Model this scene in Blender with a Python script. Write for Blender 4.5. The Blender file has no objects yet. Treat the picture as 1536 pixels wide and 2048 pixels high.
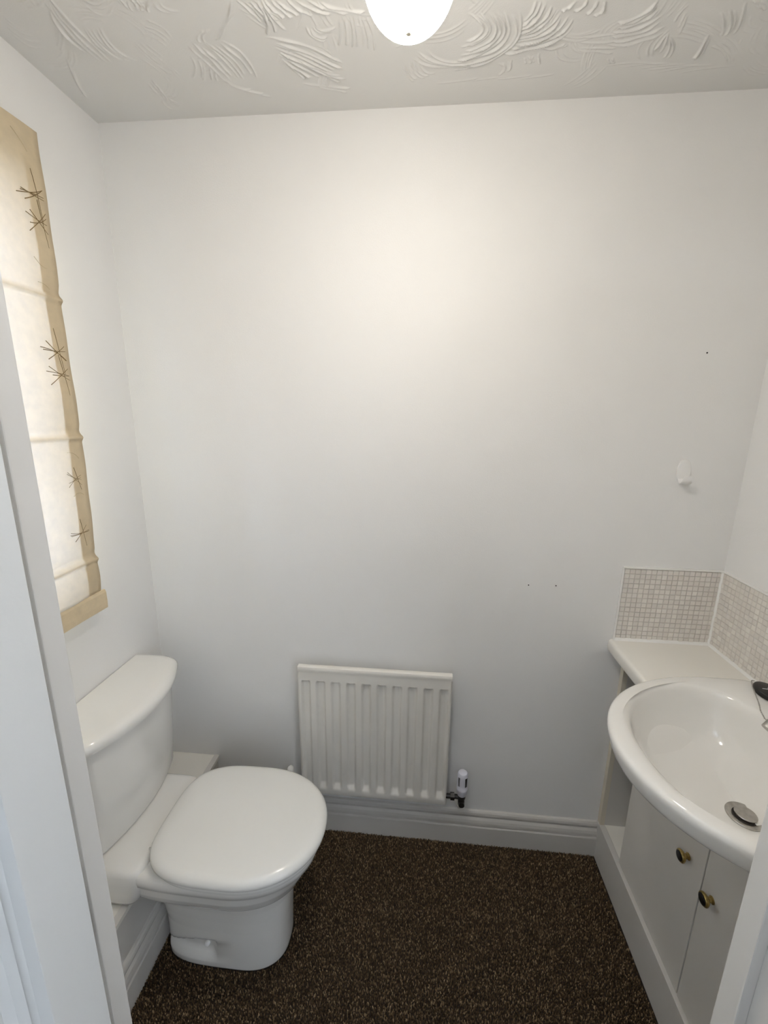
import bpy, bmesh, math, random
import numpy as np
from mathutils import Matrix, Vector

# ------------------------------------------------------------------ camera, world, exposure
SC = bpy.context.scene
COL = SC.collection
PI = math.pi

F_PX, PITCH, YAW, ROLL, CAM_H = 843.91, 0.2268, 0.0892, 0.0112, 1.6027
fw = Vector((-math.sin(YAW)*math.cos(PITCH), math.cos(YAW)*math.cos(PITCH), -math.sin(PITCH)))
rt = Vector((math.cos(YAW), math.sin(YAW), 0))
up = rt.cross(fw)
rr = math.cos(ROLL)*rt + math.sin(ROLL)*up
uu = -math.sin(ROLL)*rt + math.cos(ROLL)*up
cam_d = bpy.data.cameras.new('camera')
cam_d.sensor_fit = 'HORIZONTAL'
cam_d.sensor_width = 36.0
cam_d.lens = F_PX/1536*36
cam_d.clip_start = 0.01
cam = bpy.data.objects.new('camera', cam_d)
COL.objects.link(cam)
cam.matrix_world = Matrix(((rr.x, uu.x, -fw.x, 0), (rr.y, uu.y, -fw.y, 0), (rr.z, uu.z, -fw.z, CAM_H), (0, 0, 0, 1)))
SC.camera = cam

W = bpy.data.worlds.new('overcast_sky')
SC.world = W
W.use_nodes = True
bg = W.node_tree.nodes['Background']
bg.inputs['Color'].default_value = (0.74, 0.84, 1.0, 1)
bg.inputs['Strength'].default_value = 20.5

SC.view_settings.view_transform = 'Standard'
SC.view_settings.look = 'None'
SC.view_settings.gamma = 1.0
SC.view_settings.use_curve_mapping = False
SC.view_settings.exposure = 0.20
def portal(name, loc, rot, sx, sy):
    # marks an opening in the wall for the sky light, gives off no light of its own
    ld = bpy.data.lights.new(name, 'AREA')
    ld.shape = 'RECTANGLE'
    ld.size, ld.size_y = sx, sy
    ld.cycles.is_portal = True
    o = bpy.data.objects.new(name, ld)
    COL.objects.link(o)
    o.location, o.rotation_euler = loc, rot
portal('window_portal', (-1.155, 0.745, 1.6025), (0, -PI/2, 0), 1.035, 0.550)
portal('hall_fill_portal', (-1.155, -0.365, 1.35), (0, -PI/2, 0), 1.40, 1.13)  # sky light through the opening added in the hall for fill
LAMP_STRENGTH = 128.0
LAMP_COLOR = (1.0, 0.945, 0.865)

# ------------------------------------------------------------------ room dimensions (metres)
XL, XR, YB, YF, ZC = -0.948, 0.949, 1.335, 0.39, 2.40      # left, right, back, front wall faces, ceiling
BOX_X, BOX_Z = -0.765, 0.295                                 # pipe boxing along the left wall
VX = 0.689                                                   # front of the vanity

# ------------------------------------------------------------------ materials
def mat(name, color, rough=0.5, metal=0.0, coat=0.0, noise=0.0, nscale=30.0, bump=0.0, bscale=200.0, spec=None, bdist=0.001):
    m = bpy.data.materials.new(name)
    m.use_nodes = True
    nt = m.node_tree
    b = nt.nodes['Principled BSDF']
    b.inputs['Base Color'].default_value = (*color, 1)
    b.inputs['Roughness'].default_value = rough
    b.inputs['Metallic'].default_value = metal
    b.inputs['Coat Weight'].default_value = coat
    b.inputs['Coat Roughness'].default_value = 0.06
    if spec is not None:
        b.inputs['Specular IOR Level'].default_value = spec
    tc = nt.nodes.new('ShaderNodeTexCoord')
    if noise > 0:
        n = nt.nodes.new('ShaderNodeTexNoise')
        n.inputs['Scale'].default_value = nscale
        n.inputs['Detail'].default_value = 4
        r = nt.nodes.new('ShaderNodeValToRGB')
        r.color_ramp.elements[0].position = 0.3
        r.color_ramp.elements[1].position = 0.7
        r.color_ramp.elements[0].color = (*[c*(1-noise) for c in color], 1)
        r.color_ramp.elements[1].color = (*[min(1, c*(1+noise)) for c in color], 1)
        nt.links.new(tc.outputs['Object'], n.inputs['Vector'])
        nt.links.new(n.outputs['Fac'], r.inputs['Fac'])
        nt.links.new(r.outputs['Color'], b.inputs['Base Color'])
    if bump > 0:
        n2 = nt.nodes.new('ShaderNodeTexNoise')
        n2.inputs['Scale'].default_value = bscale
        n2.inputs['Detail'].default_value = 3
        bp = nt.nodes.new('ShaderNodeBump')
        bp.inputs['Strength'].default_value = bump
        bp.inputs['Distance'].default_value = bdist
        nt.links.new(tc.outputs['Object'], n2.inputs['Vector'])
        nt.links.new(n2.outputs['Fac'], bp.inputs['Height'])
        nt.links.new(bp.outputs['Normal'], b.inputs['Normal'])
    return m

M = {}
M['wall'] = mat('wall_emulsion', (0.885, 0.875, 0.855), 0.75, noise=0.012, nscale=3, bump=0.25, bscale=260, spec=0.3)
M['ceiling'] = mat('ceiling_artex_paint', (0.80, 0.79, 0.765), 0.8, bump=0.2, bscale=350, spec=0.25)
M['gloss'] = mat('white_gloss_paint', (0.68, 0.655, 0.615), 0.38, noise=0.02, nscale=6, bump=0.12, bscale=60)
M['door'] = mat('door_satin_paint', (0.74, 0.74, 0.72), 0.5, bump=0.15, bscale=120)
M['ceramic'] = mat('white_ceramic', (0.88, 0.86, 0.815), 0.12, coat=0.4)
M['seat'] = mat('white_seat_plastic', (0.88, 0.865, 0.82), 0.22, coat=0.2)
M['radiator'] = mat('cream_radiator_enamel', (0.82, 0.79, 0.73), 0.35, noise=0.02, nscale=12)
M['cabinet'] = mat('white_cabinet_foil', (0.72, 0.69, 0.64), 0.45, noise=0.015, nscale=8)
M['cabedge'] = mat('cream_edging_strip', (0.76, 0.70, 0.58), 0.45)
M['worktop'] = mat('white_laminate', (0.90, 0.87, 0.80), 0.3)
M['chrome'] = mat('chrome', (0.75, 0.75, 0.76), 0.12, metal=1.0)
M['dullchrome'] = mat('dulled_chrome', (0.50, 0.48, 0.45), 0.35, metal=1.0, noise=0.15, nscale=90)
M['brass'] = mat('aged_brass', (0.42, 0.31, 0.12), 0.33, metal=1.0, noise=0.35, nscale=160)
M['black'] = mat('black_plastic', (0.008, 0.008, 0.008), 0.3)
M['darkmetal'] = mat('blackened_brass', (0.02, 0.018, 0.016), 0.4)
M['whiteplastic'] = mat('white_plastic', (0.92, 0.91, 0.89), 0.28)
M['valve'] = mat('valve_head_plastic', (0.78, 0.78, 0.86), 0.35)
M['printwhite'] = mat('white_print', (0.85, 0.85, 0.85), 0.5)
M['sealant'] = mat('white_sealant', (0.93, 0.92, 0.89), 0.4)
M['grout'] = mat('grey_grout', (0.65, 0.60, 0.55), 0.8)
M['tiles'] = [mat('mosaic_%s' % n, c, 0.3) for n, c in (('pale', (0.83, 0.79, 0.735)), ('mid', (0.80, 0.755, 0.70)), ('grey', (0.775, 0.735, 0.685)), ('cream', (0.86, 0.82, 0.76)))]
M['floorbase'] = mat('carpet_backing', (0.03, 0.02, 0.014), 0.95)
M['thread'] = mat('brown_thread', (0.25, 0.17, 0.07), 0.8)
M['thread_pale'] = mat('pale_thread', (0.68, 0.58, 0.40), 0.8)
M['halldark'] = mat('hall_dark_absorber', (0.10, 0.095, 0.09), 0.7, noise=0.05, nscale=4)  # dark tone chosen to soak up light in the hall
M['hole'] = mat('dark_hole', (0.03, 0.025, 0.02), 0.9)
M['hinge'] = mat('brown_steel', (0.20, 0.15, 0.10), 0.4, metal=0.7)

def fabric(name, col, trans, tcol, mix):
    m = bpy.data.materials.new(name)
    m.use_nodes = True
    nt = m.node_tree
    nt.nodes.clear()
    o = nt.nodes.new('ShaderNodeOutputMaterial')
    d = nt.nodes.new('ShaderNodeBsdfDiffuse')
    t = nt.nodes.new('ShaderNodeBsdfTranslucent')
    mx = nt.nodes.new('ShaderNodeMixShader')
    tc = nt.nodes.new('ShaderNodeTexCoord')
    n = nt.nodes.new('ShaderNodeTexNoise')
    n.inputs['Scale'].default_value = 45
    n.inputs['Detail'].default_value = 6
    r = nt.nodes.new('ShaderNodeValToRGB')
    r.color_ramp.elements[0].position = 0.3
    r.color_ramp.elements[1].position = 0.7
    r.color_ramp.elements[0].color = (*[c*0.93 for c in col], 1)
    r.color_ramp.elements[1].color = (*[min(1, c*1.05) for c in col], 1)
    wv = nt.nodes.new('ShaderNodeTexNoise')
    wv.inputs['Scale'].default_value = 700
    bp = nt.nodes.new('ShaderNodeBump')
    bp.inputs['Strength'].default_value = 0.4
    bp.inputs['Distance'].default_value = 0.0008
    L = nt.links.new
    L(tc.outputs['Object'], n.inputs['Vector'])
    L(tc.outputs['Object'], wv.inputs['Vector'])
    L(wv.outputs['Fac'], bp.inputs['Height'])
    L(n.outputs['Fac'], r.inputs['Fac'])
    L(r.outputs['Color'], d.inputs['Color'])
    L(bp.outputs['Normal'], d.inputs['Normal'])
    t.inputs['Color'].default_value = (*tcol, 1)
    mx.inputs['Fac'].default_value = mix
    L(d.outputs[0], mx.inputs[1])
    L(t.outputs[0], mx.inputs[2])
    L(mx.outputs[0], o.inputs['Surface'])
    return m
M['blind'] = fabric('cream_blind_fabric', (0.82, 0.68, 0.47), 0, (0.84, 0.85, 0.87), 0.30)
M['sidehem'] = fabric('blind_side_hem', (0.82, 0.68, 0.47), 0, (0.60, 0.46, 0.28), 0.15)
M['hem'] = fabric('cream_blind_hem', (0.80, 0.66, 0.45), 0, (0.70, 0.56, 0.37), 0.10)

def glass():
    m = bpy.data.materials.new('window_glass')
    m.use_nodes = True
    nt = m.node_tree
    nt.nodes.clear()
    o = nt.nodes.new('ShaderNodeOutputMaterial')
    g = nt.nodes.new('ShaderNodeBsdfGlossy')
    g.inputs['Roughness'].default_value = 0.03
    t = nt.nodes.new('ShaderNodeBsdfTransparent')
    t.inputs['Color'].default_value = (0.95, 0.97, 0.97, 1)
    fr = nt.nodes.new('ShaderNodeFresnel')
    mx = nt.nodes.new('ShaderNodeMixShader')
    nt.links.new(fr.outputs[0], mx.inputs[0])
    nt.links.new(t.outputs[0], mx.inputs[1])
    nt.links.new(g.outputs[0], mx.inputs[2])
    nt.links.new(mx.outputs[0], o.inputs['Surface'])
    return m
M['glass'] = glass()

def emitter():
    m = bpy.data.materials.new('opal_glass_lit')
    m.use_nodes = True
    b = m.node_tree.nodes['Principled BSDF']
    b.inputs['Base Color'].default_value = (0.9, 0.88, 0.85, 1)
    b.inputs['Roughness'].default_value = 0.15
    b.inputs['Emission Color'].default_value = (*LAMP_COLOR, 1)
    # emission graded by normal, brightest underneath, to weaken the hot spot on the wall
    nt = m.node_tree
    g = nt.nodes.new('ShaderNodeNewGeometry')
    s = nt.nodes.new('ShaderNodeSeparateXYZ')
    r = nt.nodes.new('ShaderNodeValToRGB')
    r.color_ramp.elements[0].position, r.color_ramp.elements[0].color = 0.0, (1, 1, 1, 1)
    r.color_ramp.elements[1].position, r.color_ramp.elements[1].color = 1.0, (0.24, 0.24, 0.24, 1)
    for ps, vl in ((0.2, 0.55), (0.35, 0.20), (0.5, 0.095), (0.75, 0.16)):
        e = r.color_ramp.elements.new(ps)
        e.color = (vl, vl, vl, 1)
    h = nt.nodes.new('ShaderNodeMath')
    h.operation = 'MULTIPLY_ADD'
    h.inputs[1].default_value = h.inputs[2].default_value = 0.5
    k = nt.nodes.new('ShaderNodeMath')
    k.operation = 'MULTIPLY'
    k.inputs[1].default_value = LAMP_STRENGTH
    nt.links.new(g.outputs['Normal'], s.inputs[0])
    nt.links.new(s.outputs['Z'], h.inputs[0])
    nt.links.new(h.outputs[0], r.inputs['Fac'])
    nt.links.new(r.outputs['Color'], k.inputs[0])
    nt.links.new(k.outputs[0], b.inputs['Emission Strength'])
    return m
M['opal'] = emitter()

def carpet_mat():
    m = bpy.data.materials.new('brown_twist_pile')
    m.use_nodes = True
    nt = m.node_tree
    b = nt.nodes['Principled BSDF']
    b.inputs['Roughness'].default_value = 0.9
    b.inputs['Specular IOR Level'].default_value = 0.15
    a = nt.nodes.new('ShaderNodeAttribute')
    a.attribute_name = 'tint'
    r = nt.nodes.new('ShaderNodeValToRGB')
    e = r.color_ramp.elements
    e[0].position, e[0].color = 0.0, (0.046, 0.030, 0.017, 1)
    e[1].position, e[1].color = 1.0, (0.56, 0.40, 0.24, 1)
    x = e.new(0.55)
    x.color = (0.135, 0.090, 0.051, 1)
    x = e.new(0.82)
    x.color = (0.31, 0.21, 0.12, 1)
    nt.links.new(a.outputs['Fac'], r.inputs['Fac'])
    nt.links.new(r.outputs['Color'], b.inputs['Base Color'])
    return m
M['carpet'] = carpet_mat()

# ------------------------------------------------------------------ mesh helpers
def link(name, me, m, parent=None, smooth=False):
    if m is not None:
        me.materials.append(m)
    if smooth:
        me.polygons.foreach_set('use_smooth', [True]*len(me.polygons))
    o = bpy.data.objects.new(name, me)
    COL.objects.link(o)
    if parent is not None:
        o.parent = parent
        o.matrix_parent_inverse = Matrix.Translation(-parent.location) if parent.type == 'EMPTY' and parent.rotation_euler.z == 0 else parent.matrix_basis.inverted()
    return o

def tag(o, label=None, cat=None, group=None, kind=None):
    if label: o['label'] = label
    if cat: o['category'] = cat
    if group: o['group'] = group
    if kind: o['kind'] = kind
    return o

def empty(name, loc, label=None, cat=None, group=None, kind=None):
    o = bpy.data.objects.new(name, None)
    o.empty_display_size = 0.05
    COL.objects.link(o)
    o.location = loc
    return tag(o, label, cat, group, kind)

class MB:
    """collects vertices and faces of one mesh"""
    def __init__(s):
        s.v, s.f = [], []
    def add(s, v, f):
        n = len(s.v)
        s.v += [tuple(p) for p in v]
        s.f += [tuple(i+n for i in q) for q in f]
        return s
    def box(s, x0, x1, y0, y1, z0, z1):
        v = [(x, y, z) for z in (z0, z1) for y in (y0, y1) for x in (x0, x1)]
        return s.add(v, [(0, 2, 3, 1), (4, 5, 7, 6), (0, 1, 5, 4), (2, 6, 7, 3), (0, 4, 6, 2), (1, 3, 7, 5)])
    def loft(s, rings, cap0=True, cap1=True, closed=True):
        n = len(rings[0])
        v = [p for r in rings for p in r]
        f = []
        for i in range(len(rings)-1):
            for j in range(n if closed else n-1):
                a, b = i*n+j, i*n+(j+1) % n
                f.append((a, b, b+n, a+n))
        if cap0: f.append(tuple(reversed(range(n))))
        if cap1: f.append(tuple(range((len(rings)-1)*n, len(rings)*n)))
        return s.add(v, f)
    def tube(s, pts, r, n=10, cap=True, flat=1.0):
        pts = [Vector(p) for p in pts]
        rs = r if isinstance(r, (list, tuple)) else [r]*len(pts)
        rings = []
        ref = None
        for i, p in enumerate(pts):
            t = (pts[min(i+1, len(pts)-1)] - pts[max(i-1, 0)]).normalized()
            if ref is None:
                ref = Vector((0, 0, 1)) if abs(t.z) < 0.9 else Vector((1, 0, 0))
            a = (ref - t*ref.dot(t)).normalized()
            ref = a
            b = t.cross(a)
            rings.append([p + rs[i]*(math.cos(2*PI*k/n)*a + flat*math.sin(2*PI*k/n)*b) for k in range(n)])
        return s.loft(rings, cap, cap)
    def lathe(s, prof, origin, axis=(0, 0, 1), n=32):
        ax = Vector(axis).normalized()
        ref = Vector((1, 0, 0)) if abs(ax.x) < 0.9 else Vector((0, 1, 0))
        a = (ref - ax*ref.dot(ax)).normalized()
        b = ax.cross(a)
        o = Vector(origin)
        rings = [[o + ax*h + r*(math.cos(2*PI*k/n)*a + math.sin(2*PI*k/n)*b) for k in range(n)] for r, h in prof]
        return s.loft(rings, True, True)
    def build(s, name, m, parent=None, smooth=False, bevel=0.0, seg=2, recalc=True, auto=None):
        me = bpy.data.meshes.new(name)
        me.from_pydata(s.v, [], s.f)
        if recalc or bevel > 0:
            bm = bmesh.new()
            bm.from_mesh(me)
            bmesh.ops.remove_doubles(bm, verts=bm.verts, dist=1e-6)
            bmesh.ops.recalc_face_normals(bm, faces=bm.faces)
            if bevel > 0:
                ed = [e for e in bm.edges if len(e.link_faces) == 2 and e.calc_face_angle(0) > 0.5]
                bmesh.ops.bevel(bm, geom=ed, offset=bevel, segments=seg, affect='EDGES', profile=0.6)
            bm.to_mesh(me)
            bm.free()
        o = link(name, me, m, parent, smooth)
        if auto is not None:
            for e in me.edges: pass
            md = None
            me.set_sharp_from_angle(angle=auto)
        return o

def outline(xb, xf, xm, hw, y0, nf=2.2, nb=3.0, n=96):
    """closed plan outline: rounded front half and squarer back half"""
    pts = []
    for k in range(n):
        t = 2*PI*k/n
        c, sn = math.cos(t), math.sin(t)
        e = nf if c >= 0 else nb
        ax = (xf-xm) if c >= 0 else (xm-xb)
        x = xm + math.copysign(abs(c)**(2/e), c)*ax
        y = y0 + math.copysign(abs(sn)**(2/e), sn)*hw
        pts.append((x, y))
    return pts

def extrude_profile(prof, axis, a, b):
    """prof: list of (offset, z); axis 'x' or 'y' run between a and b, offset mapped by caller"""
    return [[(a, *p) for p in prof], [(b, *p) for p in prof]]

# ================================================================== the setting
# floor and carpet
MB().box(XL-0.2, XR+0.2, -2.6, YB+0.1, -0.10, -0.001).build('floor', M['floorbase'])
tag(bpy.data.objects['floor'], kind='structure')

def carpet(x0, x1, y0, y1, pitch, seed):
    rng = np.random.default_rng(seed)
    nx, ny = int((x1-x0)/pitch), int((y1-y0)/pitch)
    gx, gy = np.meshgrid(np.arange(nx), np.arange(ny))
    N = nx*ny
    cx = x0 + (gx.ravel()+0.5+rng.uniform(-.45, .45, N))*pitch
    cy = y0 + (gy.ravel()+0.5+rng.uniform(-.45, .45, N))*pitch
    # leave out what lies under the toilet foot
    dy = np.abs(cy-0.963)/0.099
    keep = ~np.where(cx > -0.5, (np.maximum(cx+0.5, 0)/0.138)**2.5 + dy**2.5 < 1, (np.maximum(-0.5-cx, 0)/0.235)**4 + dy**4 < 1)
    cx, cy = cx[keep], cy[keep]
    N = len(cx)
    a = rng.uniform(0, 2*np.pi, N)
    r = rng.uniform(.45, .62, N)*pitch
    h = rng.uniform(.0045, .0085, N)
    lean = rng.uniform(0, .0035, N)
    la = rng.uniform(0, 2*np.pi, N)
    V = np.zeros((N, 7, 3))
    for k in range(3):
        ang = a + k*2*np.pi/3
        V[:, k] = np.stack([cx+r*np.cos(ang), cy+r*np.sin(ang), np.full(N, -0.0008)], 1)
        V[:, 3+k] = np.stack([cx+.8*r*np.cos(ang+.6)+.5*lean*np.cos(la), cy+.8*r*np.sin(ang+.6)+.5*lean*np.sin(la), .7*h], 1)
    V[:, 6] = np.stack([cx+lean*np.cos(la), cy+lean*np.sin(la), h], 1)
    base = (np.arange(N)*7)[:, None]
    quads = [(0, 1, 4, 3), (1, 2, 5, 4), (2, 0, 3, 5)]
    tris = [(3, 4, 6), (4, 5, 6), (5, 3, 6)]
    loops = np.concatenate([base+np.array(q)[None] for q in quads] + [base+np.array(t)[None] for t in tris], 1).ravel()
    counts = np.tile(np.array([4, 4, 4, 3, 3, 3]), N)
    me = bpy.data.meshes.new('carpet')
    me.vertices.add(N*7)
    me.vertices.foreach_set('co', V.ravel())
    me.loops.add(len(loops))
    me.loops.foreach_set('vertex_index', loops.astype(np.int32))
    me.polygons.add(len(counts))
    me.polygons.foreach_set('loop_start', np.concatenate([[0], np.cumsum(counts)[:-1]]).astype(np.int32))
    me.update(calc_edges=True)
    t = rng.beta(1.5, 1.7, N)
    at = me.attributes.new('tint', 'FLOAT', 'POINT')
    at.data.foreach_set('value', np.repeat(t, 7).astype(np.float32))
    return link('carpet', me, M['carpet'])
tag(carpet(BOX_X+0.014, VX-0.005, 0.20, YB-0.005, 0.0040, 3), 'dark brown flecked twist pile carpet across the floor', 'carpet', kind='stuff')

# walls
def struct(mb, name, m, **k):
    return tag(mb.build(name, m, **k), kind='structure')

struct(MB().box(XL-0.2, XR+0.2, YB, YB+0.12, -0.1, ZC+0.1), 'wall_back', M['wall'])
struct(MB().box(XR, XR+0.12, -2.6, YB, -0.1, ZC+0.1), 'wall_right', M['wall'])
# left wall with window opening
WY0, WY1, WZ0, WZ1 = 0.47, 1.030, 1.085, 2.12
wl = MB()
HY0, HY1, HZ0, HZ1 = -0.93, 0.20, 0.65, 2.05          # unseen hall opening added for fill light, out of the doorway's line of sight
wl.box(XL-0.20, XL, -2.6, HY0, -0.1, ZC+0.1)
wl.box(XL-0.20, XL, HY0, HY1, -0.1, HZ0)
wl.box(XL-0.20, XL, HY0, HY1, HZ1, ZC+0.1)
wl.box(XL-0.20, XL, HY1, WY0, -0.1, ZC+0.1)
wl.box(XL-0.20, XL, WY1, YB, -0.1, ZC+0.1)
wl.box(XL-0.20, XL, WY0, WY1, -0.1, WZ0)
wl.box(XL-0.20, XL, WY0, WY1, WZ1, ZC+0.1)
struct(wl, 'wall_left', M['wall'], recalc=False)
# front wall around the doorway
DXL, DXR, DZ = -0.388, 0.364, 2.03
wf = MB()
wf.box(XL, DXL-0.037, YF-0.10, YF, -0.1, ZC+0.1)
wf.box(DXR+0.037, XR, YF-0.10, YF, -0.1, ZC+0.1)
wf.box(DXL-0.037, DXR+0.037, YF-0.10, YF, DZ+0.037, ZC+0.1)
struct(wf, 'wall_front', M['wall'], recalc=False)

# far end of the hall, unseen, coloured dark to keep bounced light down
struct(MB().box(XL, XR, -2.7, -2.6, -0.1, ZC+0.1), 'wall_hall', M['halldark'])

# window frame and pane behind the blind
wn = empty('window_1', (XL-0.16, (WY0+WY1)/2, WZ0), kind='structure')
fx0, fx1 = XL-0.18, XL-0.12
for b in ((fx0, fx1, WY0, WY0+0.05, WZ0, WZ1), (fx0, fx1, WY1-0.05, WY1, WZ0, WZ1)):
    MB().box(*b).build('frame_stile', M['whiteplastic'], wn, bevel=0.004)
for b in ((fx0, fx1, WY0+0.05, WY1-0.05, WZ0, WZ0+0.05), (fx0, fx1, WY0+0.05, WY1-0.05, WZ1-0.05, WZ1)):
    MB().box(*b).build('frame_rail', M['whiteplastic'], wn, bevel=0.004)
MB().box(XL-0.153, XL-0.147, WY0+0.05, WY1-0.05, WZ0+0.05, WZ1-0.05).build('pane', M['glass'], wn)
MB().box(XL-0.12, XL-0.004, WY0+0.001, WY1-0.001, WZ0, WZ0+0.014).build('window_sill', M['gloss'], wn, bevel=0.003)

# ceiling with combed textured plaster
STROKES = [
(-0.78,0.992,-0.803,1.042,-0.793,1.114,-0.765,0.982,-0.765,1.044,-0.757,1.132,4,1.2),
(-0.806,1.041,-0.824,1.065,-0.849,1.089,-0.803,1.048,-0.813,1.066,-0.847,1.096,2,0.6),
(-0.748,1.046,-0.749,1.097,-0.728,1.127,-0.712,1.037,-0.72,1.099,-0.691,1.137,5,0.6),
(-0.852,1.117,-0.884,1.184,-0.899,1.234,-0.859,1.139,-0.891,1.2,-0.892,1.23,2,0.9),
(-0.712,1.205,-0.71,1.222,-0.706,1.258,-0.694,1.198,-0.691,1.223,-0.692,1.259,3,0.6),
(-0.623,0.993,-0.626,1.004,-0.623,1.015,-0.568,0.997,-0.583,1.012,-0.585,1.023,5,0.7),
(-0.552,0.999,-0.547,1.015,-0.526,1.025,-0.566,1.003,-0.555,1.02,-0.534,1.03,2,0.6),
(-0.406,1.01,-0.426,1.041,-0.475,1.098,-0.398,1.027,-0.439,1.058,-0.484,1.104,3,0.9),
(-0.496,1.071,-0.517,1.088,-0.512,1.102,-0.48,1.072,-0.503,1.083,-0.505,1.099,2,0.7),
(-0.396,1.011,-0.379,1.034,-0.361,1.069,-0.315,1.017,-0.306,1.034,-0.285,1.052,8,1.0),
(-0.356,1.014,-0.349,1.053,-0.36,1.088,-0.346,1.015,-0.334,1.054,-0.317,1.085,3,1.3),
(-0.295,1.019,-0.28,1.036,-0.248,1.055,-0.235,1.023,-0.198,1.042,-0.143,1.055,4,0.9),
(-0.55,1.106,-0.529,1.156,-0.514,1.203,-0.47,1.098,-0.436,1.142,-0.43,1.202,8,0.9),
(-0.559,1.132,-0.563,1.161,-0.589,1.198,-0.522,1.179,-0.529,1.194,-0.531,1.21,5,0.8),
(-0.518,1.211,-0.478,1.239,-0.412,1.275,-0.525,1.187,-0.494,1.23,-0.453,1.241,3,0.9),
(-0.354,1.162,-0.329,1.201,-0.316,1.222,-0.361,1.1,-0.289,1.125,-0.197,1.189,8,1.2),
(-0.289,1.189,-0.258,1.215,-0.225,1.237,-0.312,1.165,-0.26,1.199,-0.215,1.218,3,1.2),
(-0.272,1.082,-0.262,1.108,-0.235,1.113,-0.253,1.075,-0.241,1.091,-0.213,1.087,4,0.8),
(-0.197,1.065,-0.202,1.1,-0.213,1.131,-0.142,1.063,-0.134,1.105,-0.136,1.151,7,0.9),
(-0.296,1.24,-0.26,1.255,-0.215,1.272,-0.32,1.234,-0.271,1.246,-0.216,1.259,2,0.8),
(0.07,1.079,0.1,1.111,0.061,1.145,0.164,1.081,0.168,1.166,0.061,1.211,9,1.1),
(-0.022,1.152,0.025,1.19,0.094,1.195,-0.056,1.173,0.002,1.203,0.118,1.204,4,1.0),
(0.195,1.057,0.192,1.083,0.181,1.102,0.291,1.114,0.254,1.16,0.165,1.176,10,1.2),
(0.274,1.063,0.268,1.073,0.251,1.082,0.333,1.067,0.332,1.089,0.321,1.099,4,1.0),
(0.431,1.075,0.413,1.106,0.378,1.117,0.484,1.149,0.433,1.17,0.37,1.172,7,1.1),
(0.304,1.151,0.356,1.149,0.39,1.145,0.315,1.184,0.356,1.191,0.402,1.198,4,0.6),
(0.491,1.153,0.489,1.178,0.486,1.197,0.497,1.159,0.524,1.193,0.53,1.225,4,0.8),
(0.491,1.129,0.491,1.106,0.496,1.091,0.518,1.155,0.511,1.125,0.507,1.113,3,0.6),
(0.58,1.157,0.589,1.205,0.583,1.232,0.587,1.172,0.593,1.209,0.588,1.231,2,1.3),
(0.574,1.113,0.598,1.143,0.607,1.168,0.607,1.099,0.628,1.14,0.631,1.17,4,1.0),
(0.617,1.089,0.635,1.101,0.648,1.113,0.631,1.091,0.645,1.099,0.663,1.111,3,0.8),
(0.148,1.206,0.162,1.222,0.156,1.241,0.175,1.198,0.178,1.216,0.178,1.231,4,0.7),
(0.205,1.196,0.21,1.204,0.212,1.211,0.233,1.185,0.237,1.199,0.241,1.213,4,0.5),
(-0.075,1.197,-0.064,1.228,-0.052,1.245,-0.039,1.178,-0.022,1.216,0.003,1.225,5,0.6),
(0.235,1.171,0.263,1.174,0.287,1.162,0.247,1.176,0.269,1.175,0.291,1.168,2,0.7),
(0.394,1.211,0.4,1.218,0.406,1.226,0.398,1.208,0.406,1.219,0.412,1.226,2,0.6),
(0.01,1.257,0.052,1.253,0.113,1.249,0.21,1.256,0.256,1.252,0.29,1.247,4,0.3),
(0.4,1.233,0.455,1.23,0.513,1.234,0.576,1.268,0.637,1.258,0.69,1.255,6,0.3)
]
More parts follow.
